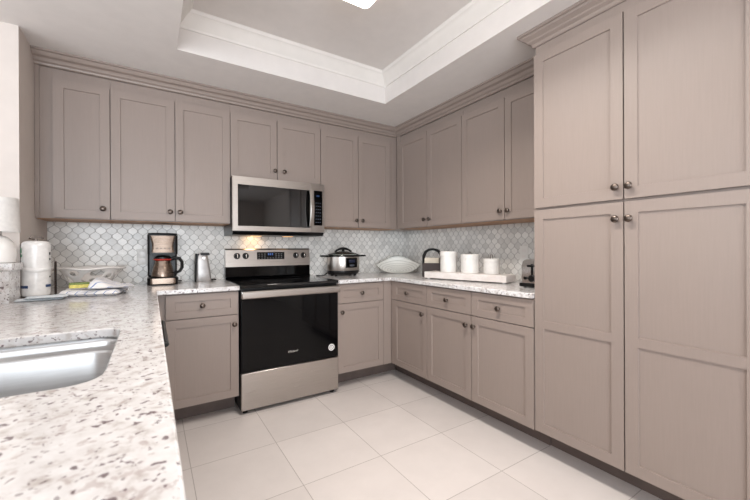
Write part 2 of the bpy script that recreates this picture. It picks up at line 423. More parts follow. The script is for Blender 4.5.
up_right(V[0], V[2], YU-0.001, [(V[0], V[1], -0.762), (V[1], V[2], -0.832)], 'two-door upper cabinet nearest the corner on the right wall, above the napkin holder', filler=(0.001, YU-0.001-V[0]-0.002))
up_right(V[2], V[4], V[2]-0.0005, [(V[2], V[3], -1.598), (V[3], V[4], -1.662)], 'two-door upper cabinet beside the tall pantry, above the toaster')
cr = [(-0.019, 2.313), (-0.006, 2.313), (0.000, 2.317), (0.003, 2.326), (0.016, 2.334), (0.022, 2.346), (0.026, 2.350), (0.044, 2.356), (0.054, 2.367), (0.058, 2.374), (0.070, 2.377), (0.070, 2.3885), (-0.019, 2.3885)]
tag(obj('crown_molding', sweep([(XU, R3+0.001), (XU, YU), (XL+0.001, YU)], cr), CAB, smooth=0.4),
    'stained crown molding running above all upper cabinets up to the ceiling', 'molding')
# base cabinets, back wall
b1a, b1b = -2.0485, -1.6025
cabinet('base_cabinet', 'base cabinet with one drawer and door left of the range', (b1a-0.043, YB, 0), 0, b1b-b1a+0.043, -YB-0.001, ZTOE, ZC0-0.001,
        [('drawer', 0.043, b1b-b1a+0.043, 0.7152, 0.877, (b1a*-1-1.833+0.043-0.002, 0.796)), ('door', 0.043, b1b-b1a+0.043, ZTOE, 0.7152, (b1b-b1a+0.043-0.031, 0.648))], GB, True)
b2a, b2b = -0.8300, -0.3735
cabinet('base_cabinet', 'base cabinet with one drawer and door right of the range', (b2a, YB, 0), 0, XB+0.021-b2a, -YB-0.001, ZTOE, ZC0-0.001,
        [('drawer', 0, b2b-b2a, 0.7152, 0.877, (-0.602-b2a, 0.795)), ('door', 0, b2b-b2a, ZTOE, 0.7152, (0.037, 0.645))], GB, True, filler=(b2b-b2a+0.002, XB-b2a+0.002), toe=(0, 0.137))
def base_right(a, b, units, label, st=None, **kw):
    s = st if st is not None else a; fr = []
    for p, q, kd, kk in units:
        fr += [('drawer', s-p, s-q, 0.7152, 0.877, (s-kd, 0.793)), ('door', s-p, s-q, ZTOE, 0.7152, (s-kk, 0.645))]
    return cabinet('base_cabinet', label, (XB, s, 0), -PI/2, s-b, XR-XB-0.001, ZTOE, ZC0-0.001, fr, GBR, True, **kw)
base_right(-0.66, R1, [(-0.672, R1, -0.888, -1.083)], 'single-door base cabinet nearest the corner on the right wall', YB-0.001, toe=(-0.157, 0), filler=(0.001, 0.0285))
base_right(R1-0.0005, R3+0.0005, [(R1, R2, -1.357, -1.546), (R2, R3, -1.813, -1.614)], 'two-door, two-drawer base cabinet beside the tall pantry')
# pantry
p = thing('pantry_cabinet', 'tall four-door greige pantry cabinet reaching the ceiling at right', 'cabinet', (XP, R3-0.0005, 0), -PI/2)
pw = R3-PE-0.0005; pm = R3-PM; pd = XR-XP-0.001; ZPG = 1.3892
obj('cabinet_body', B((0.0005, pw, 0.0215, pd, ZTOE, 2.3875)), CAB, p, smooth=0)
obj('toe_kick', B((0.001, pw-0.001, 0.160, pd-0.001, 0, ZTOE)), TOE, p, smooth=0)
front('door', p, 0, pm, ZPG+0.004, 2.262, (2.469+R3, 1.452)); front('door', p, pm, pw, ZPG+0.004, 2.262, (2.524+R3, 1.452))
front('door', p, 0, pm, ZTOE, ZPG-0.004, (2.469+R3, 1.304), (0.722, 0.765)); front('door', p, pm, pw, ZTOE, ZPG-0.004, (2.524+R3, 1.303), (0.722, 0.765))
crp = [(-0.0005, 2.313), (0.006, 2.313), (0.010, 2.317), (0.014, 2.330), (0.030, 2.341), (0.034, 2.348), (0.040, 2.352), (0.056, 2.362), (0.060, 2.371), (0.070, 2.374), (0.070, 2.3885), (-0.0005, 2.3885)]
bm = sweep([(XP+0.02, PE+0.001), (XP+0.02, R3-0.0005), (-0.072, R3-0.0005)], crp)
for v in bm.verts: v.co = Vector((-(v.co.y-R3+0.0005), v.co.x-XP, v.co.z))
obj('crown_molding', bm, CAB, p, smooth=0.4)

# ------------------------------------------------------------------ worktops
YCF = -0.663; XCF = -0.313; XPEN = -2.0934
sx0, sx1, sy0, sy1 = -2.66, -2.208, -2.380, -1.805
hole = rr(sx0, sx1, sy0, sy1, 0.06, 8)
outer = [(XL+0.001, -0.0095), (-1.6005, -0.0095), (-1.6005, YCF), (XPEN-0.003, YCF), (XPEN, YCF-0.003), (XPEN, -4.0), (-2.800, -4.0), (-2.800, -0.8), (XL+0.001, -0.60)]
outer = [(XL+0.001, -0.0095), (-1.6005, -0.0095), (-1.6005, YCF), (XPEN, YCF), (XPEN, -4.0), (-2.800, -4.0), (-2.800, -0.862), (-2.705, -0.862), (-2.705, -0.66), (XL+0.001, -0.66)]
tag(obj('granite_worktop', slab(outer, [hole], ZC0, ZC1), GRAN, bevel=0.004, smooth=0.5),
    'speckled white granite worktop with the sink cut-out, turning left of the range', 'countertop')
outer = [(-0.8315, -0.0095), (XR-0.0095, -0.0095), (XR-0.0095, R3+0.002), (XCF, R3+0.002), (XCF, YCF), (-0.8315, YCF)]
tag(obj('granite_worktop', slab(outer, [], ZC0, ZC1), GRAN, bevel=0.004, smooth=0.5),
    'speckled granite worktop running round the right corner under the canisters', 'countertop')
t = thing('raised_bar', 'raised granite bar ledge at far left that carries the lamp', 'countertop', (0, 0, 0))
obj('bar_top', slab([(-2.697, -0.668), (-2.737, -0.668), (-2.737, -0.607), (-3.20, -0.607), (-3.20, -4.1), (-2.770, -4.1), (-2.770, -0.848), (-2.697, -0.848)], [], 1.0705, 1.107), GRAN, t, bevel=0.003)
obj('splash', B((-2.722, -2.706, -0.838, -0.68, ZC1-0.025, 1.070), (-2.804, -2.706, -0.858, -0.839, ZC1-0.025, 1.070)), GRAN, t, smooth=0)

# ------------------------------------------------------------------ sink
t = thing('kitchen_sink', 'double-bowl stainless sink set under the granite worktop', 'sink', (0, 0, 0))
zf = 0.8835; zd = 0.878
o_out = rr(sx0-0.02, sx1+0.02, sy0-0.02, sy1+0.02, 0.09, 8); o_in = rr(sx0-0.004, sx1+0.004, sy0-0.004, sy1+0.004, 0.063, 8)
far = (sx0+0.004, sx1-0.004, -1.900, sy1-0.003); near = (sx0+0.004, sx1-0.004, sy0+0.004, -1.950)
bm = loft([[(x, y, zf) for x, y in o_out], [(x, y, zf) for x, y in o_in], [(x, y, zd) for x, y in o_in]], False, False)
b2 = slab(o_in, [rr(*far, 0.04, 8), rr(*near, 0.06, 8)], zd, zd)
me = bpy.data.meshes.new('tmp'); b2.to_mesh(me); b2.free(); bm.from_mesh(me); bpy.data.meshes.remove(me)
obj('sink_rim', bm, STEELV, t, smooth=0.7)
for q, cr_ in ((far, 0.04), (near, 0.06)):
    L = []
    for ins, z in ((0, zd), (0.0015, zd-0.002), (0.004, zd-0.008), (0.006, 0.74), (0.010, 0.715), (0.025, 0.700), (0.035, 0.696)):
        L.append([(x, y, z) for x, y in rr(q[0]+ins, q[1]-ins, q[2]+ins, q[3]-ins, cr_-ins*0.6, 8)])
    b = obj('sink_bowl', loft(L, False, True), STEELV, t, smooth=0.8)
    cx, cy = (q[0]+q[1])/2, (q[2]+q[3])/2
    obj('drain', lathe([(0, 0.003), (0.02, 0.003), (0.024, 0.001), (0.04, 0.004), (0.044, 0.0005)], 24, c=(cx, cy, 0.6962), sx=0.5 if q is far else 1, sy=0.5 if q is far else 1), CHROME, b)

# ------------------------------------------------------------------ peninsula cabinets and dishwasher
GP = 'base cabinets under the peninsula worktop'
def pen(y0, y1, fronts, label, z1=ZC0-0.001, nm='base_cabinet'):
    return cabinet(nm, label, (XPEN-0.025, y0, 0), PI/2, y1-y0, 0.60, ZTOE, z1, fronts, GP, True)
pen(-1.098, -0.664, [], 'plain corner cabinet under the worktop left of the drawer cabinet')
pen(-2.62, -1.712, [('door', 0, 0.454, ZTOE, 0.66, None), ('door', 0.454, 0.908, ZTOE, 0.66, None)], 'sink cabinet below the stainless double bowl', 0.665)
pen(-3.55, -2.625, [('door', 0, 0.4625, ZTOE, 0.875, None), ('door', 0.4625, 0.925, ZTOE, 0.875, None)], 'peninsula base cabinet nearest the camera under the worktop')
t = thing('dishwasher', 'black built-in dishwasher under the peninsula worktop', 'dishwasher', (XPEN-0.025, -1.706, 0), PI/2)
obj('dishwasher_body', B((0.003, 0.601, 0.025, 0.58, 0.1, 0.875), (0.003, 0.601, 0.07, 0.58, 0, 0.1)), BLACK, t, smooth=0)
obj('dishwasher_door', B((0.003, 0.601, 0.0, 0.024, 0.11, 0.872)), BLACK, t, bevel=0.004)
obj('handle', tube([(0.06, 0.0, 0.80), (0.06, -0.043, 0.80), (0.545, -0.043, 0.80), (0.545, 0.0, 0.80)], 0.011), BLACK, t)

# ------------------------------------------------------------------ range
RW = 0.763
t = thing('electric_range', 'stainless electric range with black glass oven door and cooktop', 'oven', (-1.5975, -0.665, 0))
obj('range_body', B((0.002, RW-0.002, 0.030, 0.650, 0.028, 0.894)), BLACK, t, bevel=0.003)
obj('storage_drawer', B((0.004, RW-0.004, 0.0, 0.029, 0.030, 0.292)), STEEL, t, bevel=0.004)
door = obj('oven_door', B((0.004, RW-0.004, 0.0, 0.029, 0.299, 0.868)), BGLASS, t, bevel=0.003)
hb = loft([[(x, y-0.044, z+0.850) for y, z in ((-0.006, -0.020), (-0.008, 0), (-0.006, 0.020), (0.0, 0.026), (0.010, 0.026), (0.013, 0.020), (0.013, -0.020), (0.010, -0.026), (0.0, -0.026))] for x in (0.006, RW-0.006)])
h = obj('handle', hb, STEEL, door, smooth=0.5)
for x in (0.003, RW-0.021):
    obj('end_bracket', B((x, x+0.018, -0.036, 0.0, 0.826, 0.876)), CHROME, h, bevel=0.003)
lg = text_bm('Whirlpool', 0.0185, 0.0003, 0.2); LOGO = plain('silver_lettering', (215, 213, 210), 0.3, 0.6)
for v in lg.verts: v.co += Vector((0.378, -0.0006, 0.398))
obj('lettering', lg, LOGO, door, smooth=0)
ring = tube([(0.378+0.036*math.cos(a), -0.0008, 0.400+0.010*math.sin(a)+0.004*math.cos(a)) for a in [math.radians(d) for d in range(150, 371, 10)]], 0.0006, 6)
obj('logo_ring', ring, plain('gold_ring', (200, 192, 175), 0.3, 0.6), door)
st_ = obj('sticker', lathe([(0, 0.0012), (0.027, 0.0012), (0.027, 0)], 28, '-y', (0.699, 0, 0.378)), WPLAS, door, label='round white sticker')
obj('sticker_mark', lathe([(0.0145, 0.0012), (0.0145, 0.0018), (0.0195, 0.0018), (0.0195, 0.0012)], 28, '-y', (0.699, 0, 0.378)), plain('sticker_grey', (120, 120, 122), 0.5), st_)
cm = text_bm('C', 0.024, 0.0004)
for v in cm.verts: v.co += Vector((0.699, -0.0016, 0.378))
obj('lettering', cm, BLACK, st_, smooth=0)
ck = obj('cooktop', B((-0.0008, RW+0.0008, -0.006, 0.595, 0.8945, 0.9165)), COOK, t, bevel=0.004)
ELEM = plain('burner_marking', (46, 46, 48), 0.25)
for x, y, r in ((0.19, 0.16, 0.115), (0.57, 0.16, 0.09), (0.19, 0.43, 0.08), (0.57, 0.43, 0.105)):
    obj('burner_ring', lathe([(r, 0.9165), (r, 0.9168), (r+0.004, 0.9168), (r+0.004, 0.9165)], 40, c=(x, y, 0)), ELEM, ck)
prof = [(0.590, 0.9170), (0.602, 0.935), (0.605, 1.020), (0.650, 1.020), (0.650, 0.917)]
obj('back_riser', loft([[(x, y, z) for y, z in prof] for x in (0.004, RW-0.004)]), BGLASS, t, smooth=0)
prof = [(0.598, 1.0205), (0.610, 1.165), (0.618, 1.176), (0.632, 1.178), (0.650, 1.176), (0.650, 1.0205)]
cp = obj('control_panel', loft([[(x, y, z) for y, z in prof] for x in (0.004, RW-0.004)]), STEEL, t, smooth=0.5)
def cpy(z): return 0.598+(z-1.0205)/0.1445*0.012
zc = 1.112
obj('display', B((0.266, 0.512, cpy(zc)-0.004, cpy(zc)+0.004, 1.080, 1.146)), BGLASS, cp, bevel=0.002)
KEY = plain('key_print', (150, 150, 150), 0.5)
for i in range(9):
    for j in range(3):
        if 3 <= i <= 5 and j > 0: continue
        obj('touch_key', B((0.278+i*0.025, 0.278+i*0.025+0.012, cpy(zc)-0.0047, cpy(zc)-0.004, 1.090+j*0.018, 1.094+j*0.018)), KEY, cp, smooth=0)
obj('clock_digits', B((0.362, 0.372, cpy(zc)-0.0047, cpy(zc)-0.004, 1.118, 1.136), (0.378, 0.388, cpy(zc)-0.0047, cpy(zc)-0.004, 1.118, 1.136), (0.396, 0.406, cpy(zc)-0.0047, cpy(zc)-0.004, 1.118, 1.136)), emit('blue_display', (70, 110, 180), 0.1), cp, smooth=0)
for x in (0.097, 0.169, 0.622, 0.696):
    k = obj('control_knob', lathe([(0.027, 0), (0.027, 0.004), (0.022, 0.006), (0.020, 0.026), (0.018, 0.029), (0, 0.029)], 28, '-y', (x, cpy(1.113)+0.001, 1.113)), BLACK, cp, label='black knob with chrome grip')
    obj('knob_grip', B((x-0.004, x+0.004, cpy(1.113)-0.034, cpy(1.113)-0.027, 1.113-0.018, 1.113+0.018)), CHROME, k, bevel=0.002)
for x in (0.04, RW-0.04):
    for y in (0.05, 0.60):
        obj('leveling_foot', lathe([(0, 0), (0.018, 0), (0.018, 0.012), (0.008, 0.016), (0.008, 0.028)], 16, c=(x, y, 0)), BLACK, t)

# ------------------------------------------------------------------ microwave
t = thing('microwave_oven', 'stainless over-the-range microwave with black glass window', 'microwave', (-1.5965, -0.400, 1.315))
MW = 0.7615
obj('microwave_body', B((0.0, MW, 0.026, 0.390, 0.0, 0.421)), BLACK, t, bevel=0.003)
obj('vent_base', loft([[(x, y, z) for y, z in ((0.012, -0.006), (0.035, -0.030), (0.388, -0.030), (0.388, 0.0), (0.012, 0.0))] for x in (0.002, MW-0.002)]), BLACK, t, smooth=0)
bm = framed(0.0, 0.640, 0.001, 0.421, 0.038, 0.628, 0.038, 0.360, 0.025, 0.010, 0.001)
md = obj('microwave_door', bm, STEEL, t, smooth=0)
obj('door_window', B((0.0392, 0.6268, 0.003, 0.0095, 0.0392, 0.3588)), MGLASS, md, bevel=0.002)
hp = [(0.628, 0.0, 0.050)]+[(0.628, -0.046*math.sin(PI*(0.12+0.76*i/14))-0.008, 0.05+0.31*(i/14)) for i in range(15)]+[(0.628, 0.0, 0.36)]
L = []
for x, y, z in hp: L.append([(x+a, y+b, z) for a, b in ((-0.017, -0.004), (-0.012, -0.009), (0.012, -0.009), (0.017, -0.004), (0.017, 0.004), (-0.017, 0.004))])
bm = framed(0.6415, MW, 0.001, 0.421, 0.664, 0.742, 0.060, 0.362, 0.025, 0.006, 0.001)
mc = obj('control_panel', bm, STEEL, t, smooth=0)
obj('handle', loft(L), STEEL, md, smooth=0.7)
tp = obj('touch_panel', B((0.6655, 0.7405, 0.002, 0.0058, 0.0615, 0.3605)), BGLASS, mc, smooth=0)
KEYB = plain('key_print_blue', (96, 104, 118), 0.5)
for i in range(3):
    for j in range(7):
        obj('touch_key', B((0.680+i*0.019, 0.688+i*0.019, 0.0014, 0.0019, 0.085+j*0.028, 0.090+j*0.028)), KEYB, tp, smooth=0)
obj('clock_digits', B((0.690, 0.698, 0.0014, 0.0019, 0.310, 0.324), (0.706, 0.714, 0.0014, 0.0019, 0.310, 0.324)), emit('blue_clock', (50, 80, 130), 0.03), tp, smooth=0)
LENS = emit('task_lamp', (255, 196, 130), 1.2)
for x in (0.24, 0.52):
    obj('task_lamp_lens', B((x-0.04, x+0.04, 0.24, 0.30, -0.0325, -0.0302)), LENS, t, smooth=0)
lt = bpy.data.lights.new('cooktop_task_light', 'AREA'); lt.shape = 'RECTANGLE'; lt.size = 0.08; lt.size_y = 0.06; lt.energy = 0.16; lt.color = (1.0, 0.62, 0.30)
lo = bpy.data.objects.new('cooktop_task_light', lt); COL.objects.link(lo); lo.location = (-1.365, -0.085, 1.272); lo.rotation_euler = (math.radians(25), 0, 0)

# ------------------------------------------------------------------ ceiling light
t = thing('ceiling_light', 'rectangular flush ceiling light with glowing rounded diffuser in the tray', 'light', (-1.195, -2.118, ZTR))
obj('light_base', B((-0.11, 0.11, -0.58, 0.58, -0.02, -0.0005)), TRIM, t)
L = [[(x, y, z) for x, y in rr(-0.135+i, 0.135-i, -0.605+i, 0.605-i, max(0.008, 0.035-i*0.4), 5)] for i, z in ((0, -0.020), (0, -0.055), (0.008, -0.075), (0.025, -0.090), (0.055, -0.098))]
obj('diffuser', loft(L), emit('lit_diffuser', (255, 247, 238), 2.6), t, smooth=0.8)

ll = bpy.data.lights.new('ceiling_light_lamp', 'AREA'); ll.shape = 'RECTANGLE'; ll.size = 0.22; ll.size_y = 1.15; ll.energy = 22; ll.spread = math.radians(135); ll.color = (1.0, 0.95, 0.89)
lo = bpy.data.objects.new('ceiling_light_lamp', ll); COL.objects.link(lo); lo.location = (-1.195, -2.118, ZTR-0.1005)

# ------------------------------------------------------------------ outlets
def outlet(label, loc, rz):
    t = thing('wall_outlet', label, 'outlet', loc, rz, 'outlets on the backsplash')
    obj('cover_plate', B((-0.036, 0.036, -0.006, -0.0002, -0.06, 0.06)), WPLAS, t, bevel=0.002)
    for z in (-0.024, 0.024):
        obj('socket', loft([[(x, y, zz+z) for x, zz in rr(-0.017, 0.017, -0.014, 0.014, 0.008, 4)] for y in (-0.006, -0.0075)]), WHITE, t, smooth=0.5)
outlet('white outlet plate on the backsplash just left of the coffee maker', (-2.178, -0.008, 1.118), 0)
outlet('white outlet plate on the backsplash above the toaster', (XR-0.008, -1.560, 1.128), -PI/2)

# ------------------------------------------------------------------ small things: left worktop
# coffee maker
t = thing('coffee_maker', 'black and stainless drip coffee maker on the left worktop', 'coffee maker', (-2.050, -0.160, ZC1))
obj('base', loft([[(x, y, z) for x, y in rr(-0.098+i, 0.098-i, -0.118+i, 0.09-i, 0.03, 5)] for i, z in ((0.004, 0.0), (0.0, 0.008), (0.0, 0.050), (0.006, 0.056))]), BLACK, t, smooth=0.7)
obj('base_front', loft([[(x, y, z) for x, y in rr(-0.093, 0.093, -0.1205, -0.06, 0.03, 6)] for z in (0.010, 0.049)]), DSTEEL, t, smooth=0.7, label='stainless band round the base')
obj('column', B((-0.095, 0.095, 0.012, 0.088, 0.056, 0.365)), BLACK, t, bevel=0.012, segs=3)
obj('side_shell', loft([[(x, y, z) for x, y in rr(-0.096, 0.096, -0.075, 0.0115, 0.02, 5)] for z in (0.225, 0.367)]), BLACK, t, smooth=0.7)
L = []
for i in range(9):
    f = i/8; z = 0.236+0.122*f; w = 0.063+0.019*abs(f-0.42)*1.0+0.006*f; d = 0.100+0.012*f
    L.append([(x, y, z) for x, y in rr(-w, w, -d, -0.0755, 0.012, 4)])
hs = obj('brew_housing', loft(L), DSTEEL, t, smooth=0.8, label='stainless brew housing')
obj('top_lid', loft([[(x, y, z) for x, y in rr(-0.094+i, 0.094-i, -0.110+i, 0.085-i, 0.03, 5)] for i, z in ((0.004, 0.3675), (0, 0.371), (0.004, 0.377), (0.02, 0.379))]), BLACK, t, smooth=0.7)
obj('button', B(*[(x-0.008, x+0.008, -0.107, -0.099, 0.262, 0.270) for x in (-0.036, -0.012, 0.012, 0.036)]), PEWTER, hs, bevel=0.002)
ca = obj('carafe', lathe([(0, 0.057), (0.066, 0.057), (0.072, 0.063), (0.071, 0.085), (0.060, 0.130), (0.051, 0.165), (0.050, 0.176), (0.048, 0.180), (0, 0.180)], 36, c=(0, -0.062, 0)), DSTEEL, t, label='stainless carafe')
obj('carafe_collar', lathe([(0.046, 0.1805), (0.058, 0.1805), (0.060, 0.186), (0.056, 0.190), (0.046, 0.190)], 32, c=(0, -0.062, 0)), plain('red_plastic', (186, 48, 40), 0.4), ca, label='red collar')
obj('carafe_lid', lathe([(0, 0.1905), (0.054, 0.1905), (0.054, 0.202), (0.040, 0.212), (0.02, 0.216), (0, 0.216)], 32, c=(0, -0.062, 0)), BLACK, ca)
hl = [(0.048, -0.075, 0.186), (0.075, -0.085, 0.196), (0.105, -0.09, 0.192), (0.122, -0.09, 0.165), (0.122, -0.09, 0.125), (0.108, -0.088, 0.098), (0.085, -0.082, 0.086), (0.066, -0.078, 0.084)]
obj('carafe_handle', tube(hl, [0.012, 0.013, 0.013, 0.012, 0.012, 0.011, 0.011, 0.009], 10), BLACK, ca)
obj('power_cord', tube([(0.085, 0.08, 0.012), (0.11, 0.075, 0.012), (0.13, 0.10, 0.010), (0.105, 0.135, 0.008), (0.12, 0.15, 0.006)], 0.005, 8), BLACK, t)
# can opener
t = thing('can_opener', 'silver electric can opener standing between coffee maker and range', 'can opener', (-1.768, -0.105, ZC1))
obj('opener_body', loft([[(x+s, y, z) for x, y in rr(-w, w, -d, d, 0.018, 5)] for w, d, s, z in ((0.054, 0.045, 0.0, 0.0), (0.056, 0.047, 0.0, 0.006), (0.052, 0.044, -0.002, 0.08), (0.045, 0.040, -0.007, 0.16), (0.040, 0.036, -0.010, 0.21), (0.037, 0.033, -0.010, 0.222))]), plain('silver_plastic', (168, 164, 162), 0.32, 0.55), t, smooth=0.8)
obj('back_shell', loft([[(x+s, y, z) for x, y in rr(-w, -w+0.03, -0.036, 0.042, 0.012, 4)] for w, s, z in ((0.063, 0.0, 0.0), (0.060, -0.002, 0.08), (0.053, -0.007, 0.16), (0.047, -0.010, 0.224))]), BLACK, t, smooth=0.8)
obj('cutting_lever', B((-0.022, 0.042, -0.052, 0.01, 0.212, 0.232)), BLACK, t, bevel=0.005, segs=3)
obj('cutter_wheel', lathe([(0, 0.012), (0.010, 0.012), (0.012, 0.008), (0.012, 0)], 20, '-y', (0.0, -0.036, 0.188)), CHROME, t)
obj('power_cord', tube([(0.045, 0.03, 0.012), (0.075, 0.01, 0.012), (0.095, 0.02, 0.010), (0.085, 0.05, 0.008), (0.065, 0.085, 0.006)], 0.006, 8), BLACK, t)
# paper towels
PX, PY = -2.660, -0.600
t = thing('paper_towel_holder', 'dark wire paper towel holder standing in the left corner', 'holder', (PX, PY, ZC1))
obj('base_ring', lathe([(0, 0), (0.060, 0), (0.062, 0.003), (0.060, 0.006), (0, 0.006)], 32), PEWTER, t)
obj('center_post', tube([(0, 0, 0.006), (0, 0, 0.318)], 0.006, 10), PEWTER, t)
obj('top_loop', tube([(0.0, 0, 0.316)]+[(0.028*math.cos(a), 0.0, 0.324+0.010*math.sin(a)) for a in [math.radians(d) for d in range(200, -30, -15)]], 0.0035, 8), PEWTER, t)
obj('tension_arm', tube([(0.05, -0.01, 0.003), (0.078, -0.012, 0.004), (0.082, -0.012, 0.012), (0.082, -0.012, 0.195)], 0.0055, 8), plain('bronze_wire', (52, 42, 38), 0.4, 0.7), t)
PLW = plain('plastic_wrap_white', (238, 235, 232), 0.22, var=0.03, scale=40)
t = thing('paper_towel_roll', 'white paper towel roll in printed plastic wrap on the holder', 'paper towel', (PX, PY, ZC1+0.0062))
def crinkle(bm, amp, s):
    from mathutils import noise
    for v in bm.verts:
        n = noise.noise(v.co*s); d = Vector((v.co.x, v.co.y, 0))
        if d.length > 0.02: v.co += d.normalized()*n*amp
    return bm
prof = [(0.0095, 0.0), (0.056, 0.0), (0.0595, 0.006)]+[(0.0605, 0.02+i*0.012) for i in range(22)]+[(0.059, 0.288), (0.050, 0.299), (0.030, 0.303), (0.0095, 0.300)]
obj('towel_roll', crinkle(lathe(prof, 40), 0.0012, 30), PLW, t, smooth=1.2)
bm = bmesh.new()
rings = []
for k, (dz, dr) in enumerate(((-0.012, 0.0005), (-0.006, 0.003), (0.0, 0.0055), (0.006, 0.003), (0.012, 0.0005))):
    rings.append([((0.0615+dr*(0.7+0.3*math.sin(5*a)))*math.cos(a), (0.0615+dr*(0.7+0.3*math.sin(5*a)))*math.sin(a), 0.146+dz+0.006*math.sin(2*a+1)) for a in [2*PI*i/40 for i in range(40)]])
obj('wrap_seam', loft(rings, False, False, bm), PLW, t, smooth=1.2)
def patch(a0, a1, z0, z1, r=0.0625):
    return loft([[(r*math.cos(math.radians(a)), r*math.sin(math.radians(a)), z) for z in (z0, z1)] for a in [a0+(a1-a0)*i/8 for i in range(9)]], False, False, closed=False)
BLUE = plain('navy_print', (32, 62, 108), 0.35); GRN = plain('green_print', (58, 132, 96), 0.35)
obj('printed_band', patch(196, 250, 0.045, 0.060), BLUE, t, label='navy printed band')
obj('printed_band', patch(318, 352, 0.048, 0.062), BLUE, t, label='navy printed band')
obj('printed_logo', patch(192, 216, 0.236, 0.262), GRN, t, label='green printed patch')
obj('printed_logo', patch(200, 220, 0.215, 0.228), GRN, t, label='green printed patch')
for z0, z1 in ((0.225, 0.240), (0.196, 0.206), (0.100, 0.108)):
    obj('printed_mark', patch(338, 350, z0, z1), BLACK, t, label='dark printed mark')
# openwork bowl
t = thing('openwork_bowl', 'large white ceramic bowl with irregular oval cut-outs behind the towel', 'bowl', (-2.465, -0.235, ZC1))
rnd = random.Random(3)
bm = bmesh.new(); NA = 8; rows = []
bp = [(0.085, 0.014), (0.135, 0.064), (0.188, 0.138)]
for k, (r, z) in enumerate(bp):
    row = []
    for i in range(NA):
        a = 2*PI*(i+0.5*(k % 2)+rnd.uniform(-0.16, 0.16)*(k == 1))/NA
        rr_, zz = r+rnd.uniform(-0.004, 0.004)*(k == 1), z+rnd.uniform(-0.008, 0.008)*(k == 1)
        row.append(bm.verts.new((rr_*math.cos(a), rr_*math.sin(a), zz)))
    rows.append(row)
fs = []
for k in range(2):
    for i in range(NA):
        j = (i+1) % NA; a, b = rows[k], rows[k+1]
        if k % 2 == 0: fs.append(bm.faces.new((a[i], a[j], b[i]))); fs.append(bm.faces.new((a[j], b[j], b[i])))
        else: fs.append(bm.faces.new((a[i], b[j], b[i]))); fs.append(bm.faces.new((a[i], a[j], b[j])))
# merge random triangle pairs into bigger cells, then cut a hole in every cell
bmesh.ops.dissolve_edges(bm, edges=[e for e in bm.edges if len(e.link_faces) == 2 and all(len(f.verts) == 3 for f in e.link_faces) and (hash((round(e.verts[0].co.x, 4), round(e.verts[1].co.y, 4))) % 3 == 0)], use_verts=False)
cells = bm.faces[:]
res = bmesh.ops.inset_individual(bm, faces=cells, thickness=0.009, use_even_offset=True)
bmesh.ops.delete(bm, geom=cells, context='FACES')
fl = [bm.verts.new((0.085*math.cos(2*PI*(i)/NA), 0.085*math.sin(2*PI*(i)/NA), 0.012)) for i in range(NA)]
bo = obj('bowl_lattice', bm, WHITE, t, smooth=1.5)
m = bo.modifiers.new('solid', 'SOLIDIFY'); m.thickness = 0.006; m.offset = 0
s = bo.modifiers.new('sub', 'SUBSURF'); s.levels = s.render_levels = 2
obj('bowl_foot', lathe([(0, 0.004), (0.07, 0.004), (0.078, 0.0), (0.092, 0.0), (0.094, 0.010), (0.088, 0.018), (0.06, 0.014), (0, 0.012)], 40), WHITE, t)
obj('bowl_rim', tube([(0.188*math.cos(a), 0.188*math.sin(a), 0.138+0.004*math.sin(5*a)) for a in [2*PI*i/48 for i in range(49)]], 0.0075, 8), WHITE, t, smooth=1.5)
# folded dish towel
TW = new_mat('striped_cotton', (232, 230, 230), 0.9); nt = NT(TW)
tc = nt.n('ShaderNodeTexCoord'); mp = nt.n('ShaderNodeMapping'); mp.inputs['Rotation'].default_value = (0, 0, 0.9); nt.l(tc.outputs['Object'], mp.inputs[0])
sp = nt.n('ShaderNodeSeparateXYZ'); nt.l(mp.outputs[0], sp.inputs[0])
fr = nt.math('FRACT', nt.math('MULTIPLY', sp.outputs['X'], 26.0)); li = nt.math('LESS_THAN', fr, 0.10)
nt.l(nt.mix(li, nt.ramp(nt.noise(nt.coord(), 30, 2), [(0.3, (226, 226, 230)), (0.7, (240, 238, 236))]), (120, 142, 188)), nt.b.inputs['Base Color'])
nt.bump(nt.noise(nt.coord(), 400, 2), 0.3, 0.001)
def cloth(outline, z0, th, hump, amp=0.004, seed=0, n=26, m=18, er=0.09):
    """a folded cloth layer: outline is a function (u,v)->(x,y)"""
    from mathutils import noise
    bm = bmesh.new(); T = []; Bt = []
    for j in range(m+1):
        rt_, rb_ = [], []
        for i in range(n+1):
            u, v = i/n, j/m; x, y = outline(u, v)
            edge = min(u, 1-u, v*0.6, (1-v)*0.6)/er; ed = math.sqrt(max(0, 1-(1-min(1, edge))**2))
            nz = noise.noise(Vector((x*13, y*13, seed)))
            zz = z0+th*0.5+(th*0.5+hump(u, v)+amp*nz)*ed
            rt_.append(bm.verts.new((x, y, zz))); rb_.append(bm.verts.new((x, y, z0+th*0.5*(1-ed))))
        T.append(rt_); Bt.append(rb_)
    for G in (T, Bt):
        for j in range(m):
            for i in range(n): bm.faces.new((G[j][i], G[j][i+1], G[j+1][i+1], G[j+1][i]))
    for j in range(m):
        for i in (0, n): bm.faces.new((T[j][i], T[j+1][i], Bt[j+1][i], Bt[j][i]))
    for i in range(n):
        for j in (0, m): bm.faces.new((T[j][i], T[j][i+1], Bt[j][i+1], Bt[j][i]))
    return bm
t = thing('dish_towel', 'folded white dish towel with thin blue stripes on the left worktop', 'towel', (-2.405, -0.60, ZC1))
def quad(a, b, c, d):
    return lambda u, v: ((a[0]*(1-u)+b[0]*u)*(1-v)+(d[0]*(1-u)+c[0]*u)*v, (a[1]*(1-u)+b[1]*u)*(1-v)+(d[1]*(1-u)+c[1]*u)*v)
obj('lower_fold', cloth(quad((-0.145, -0.13), (0.120, -0.225), (0.165, 0.02), (-0.150, 0.12)), 0.0, 0.030, lambda u, v: 0.004*math.sin(9*v), seed=1), TW, t, smooth=1.5)
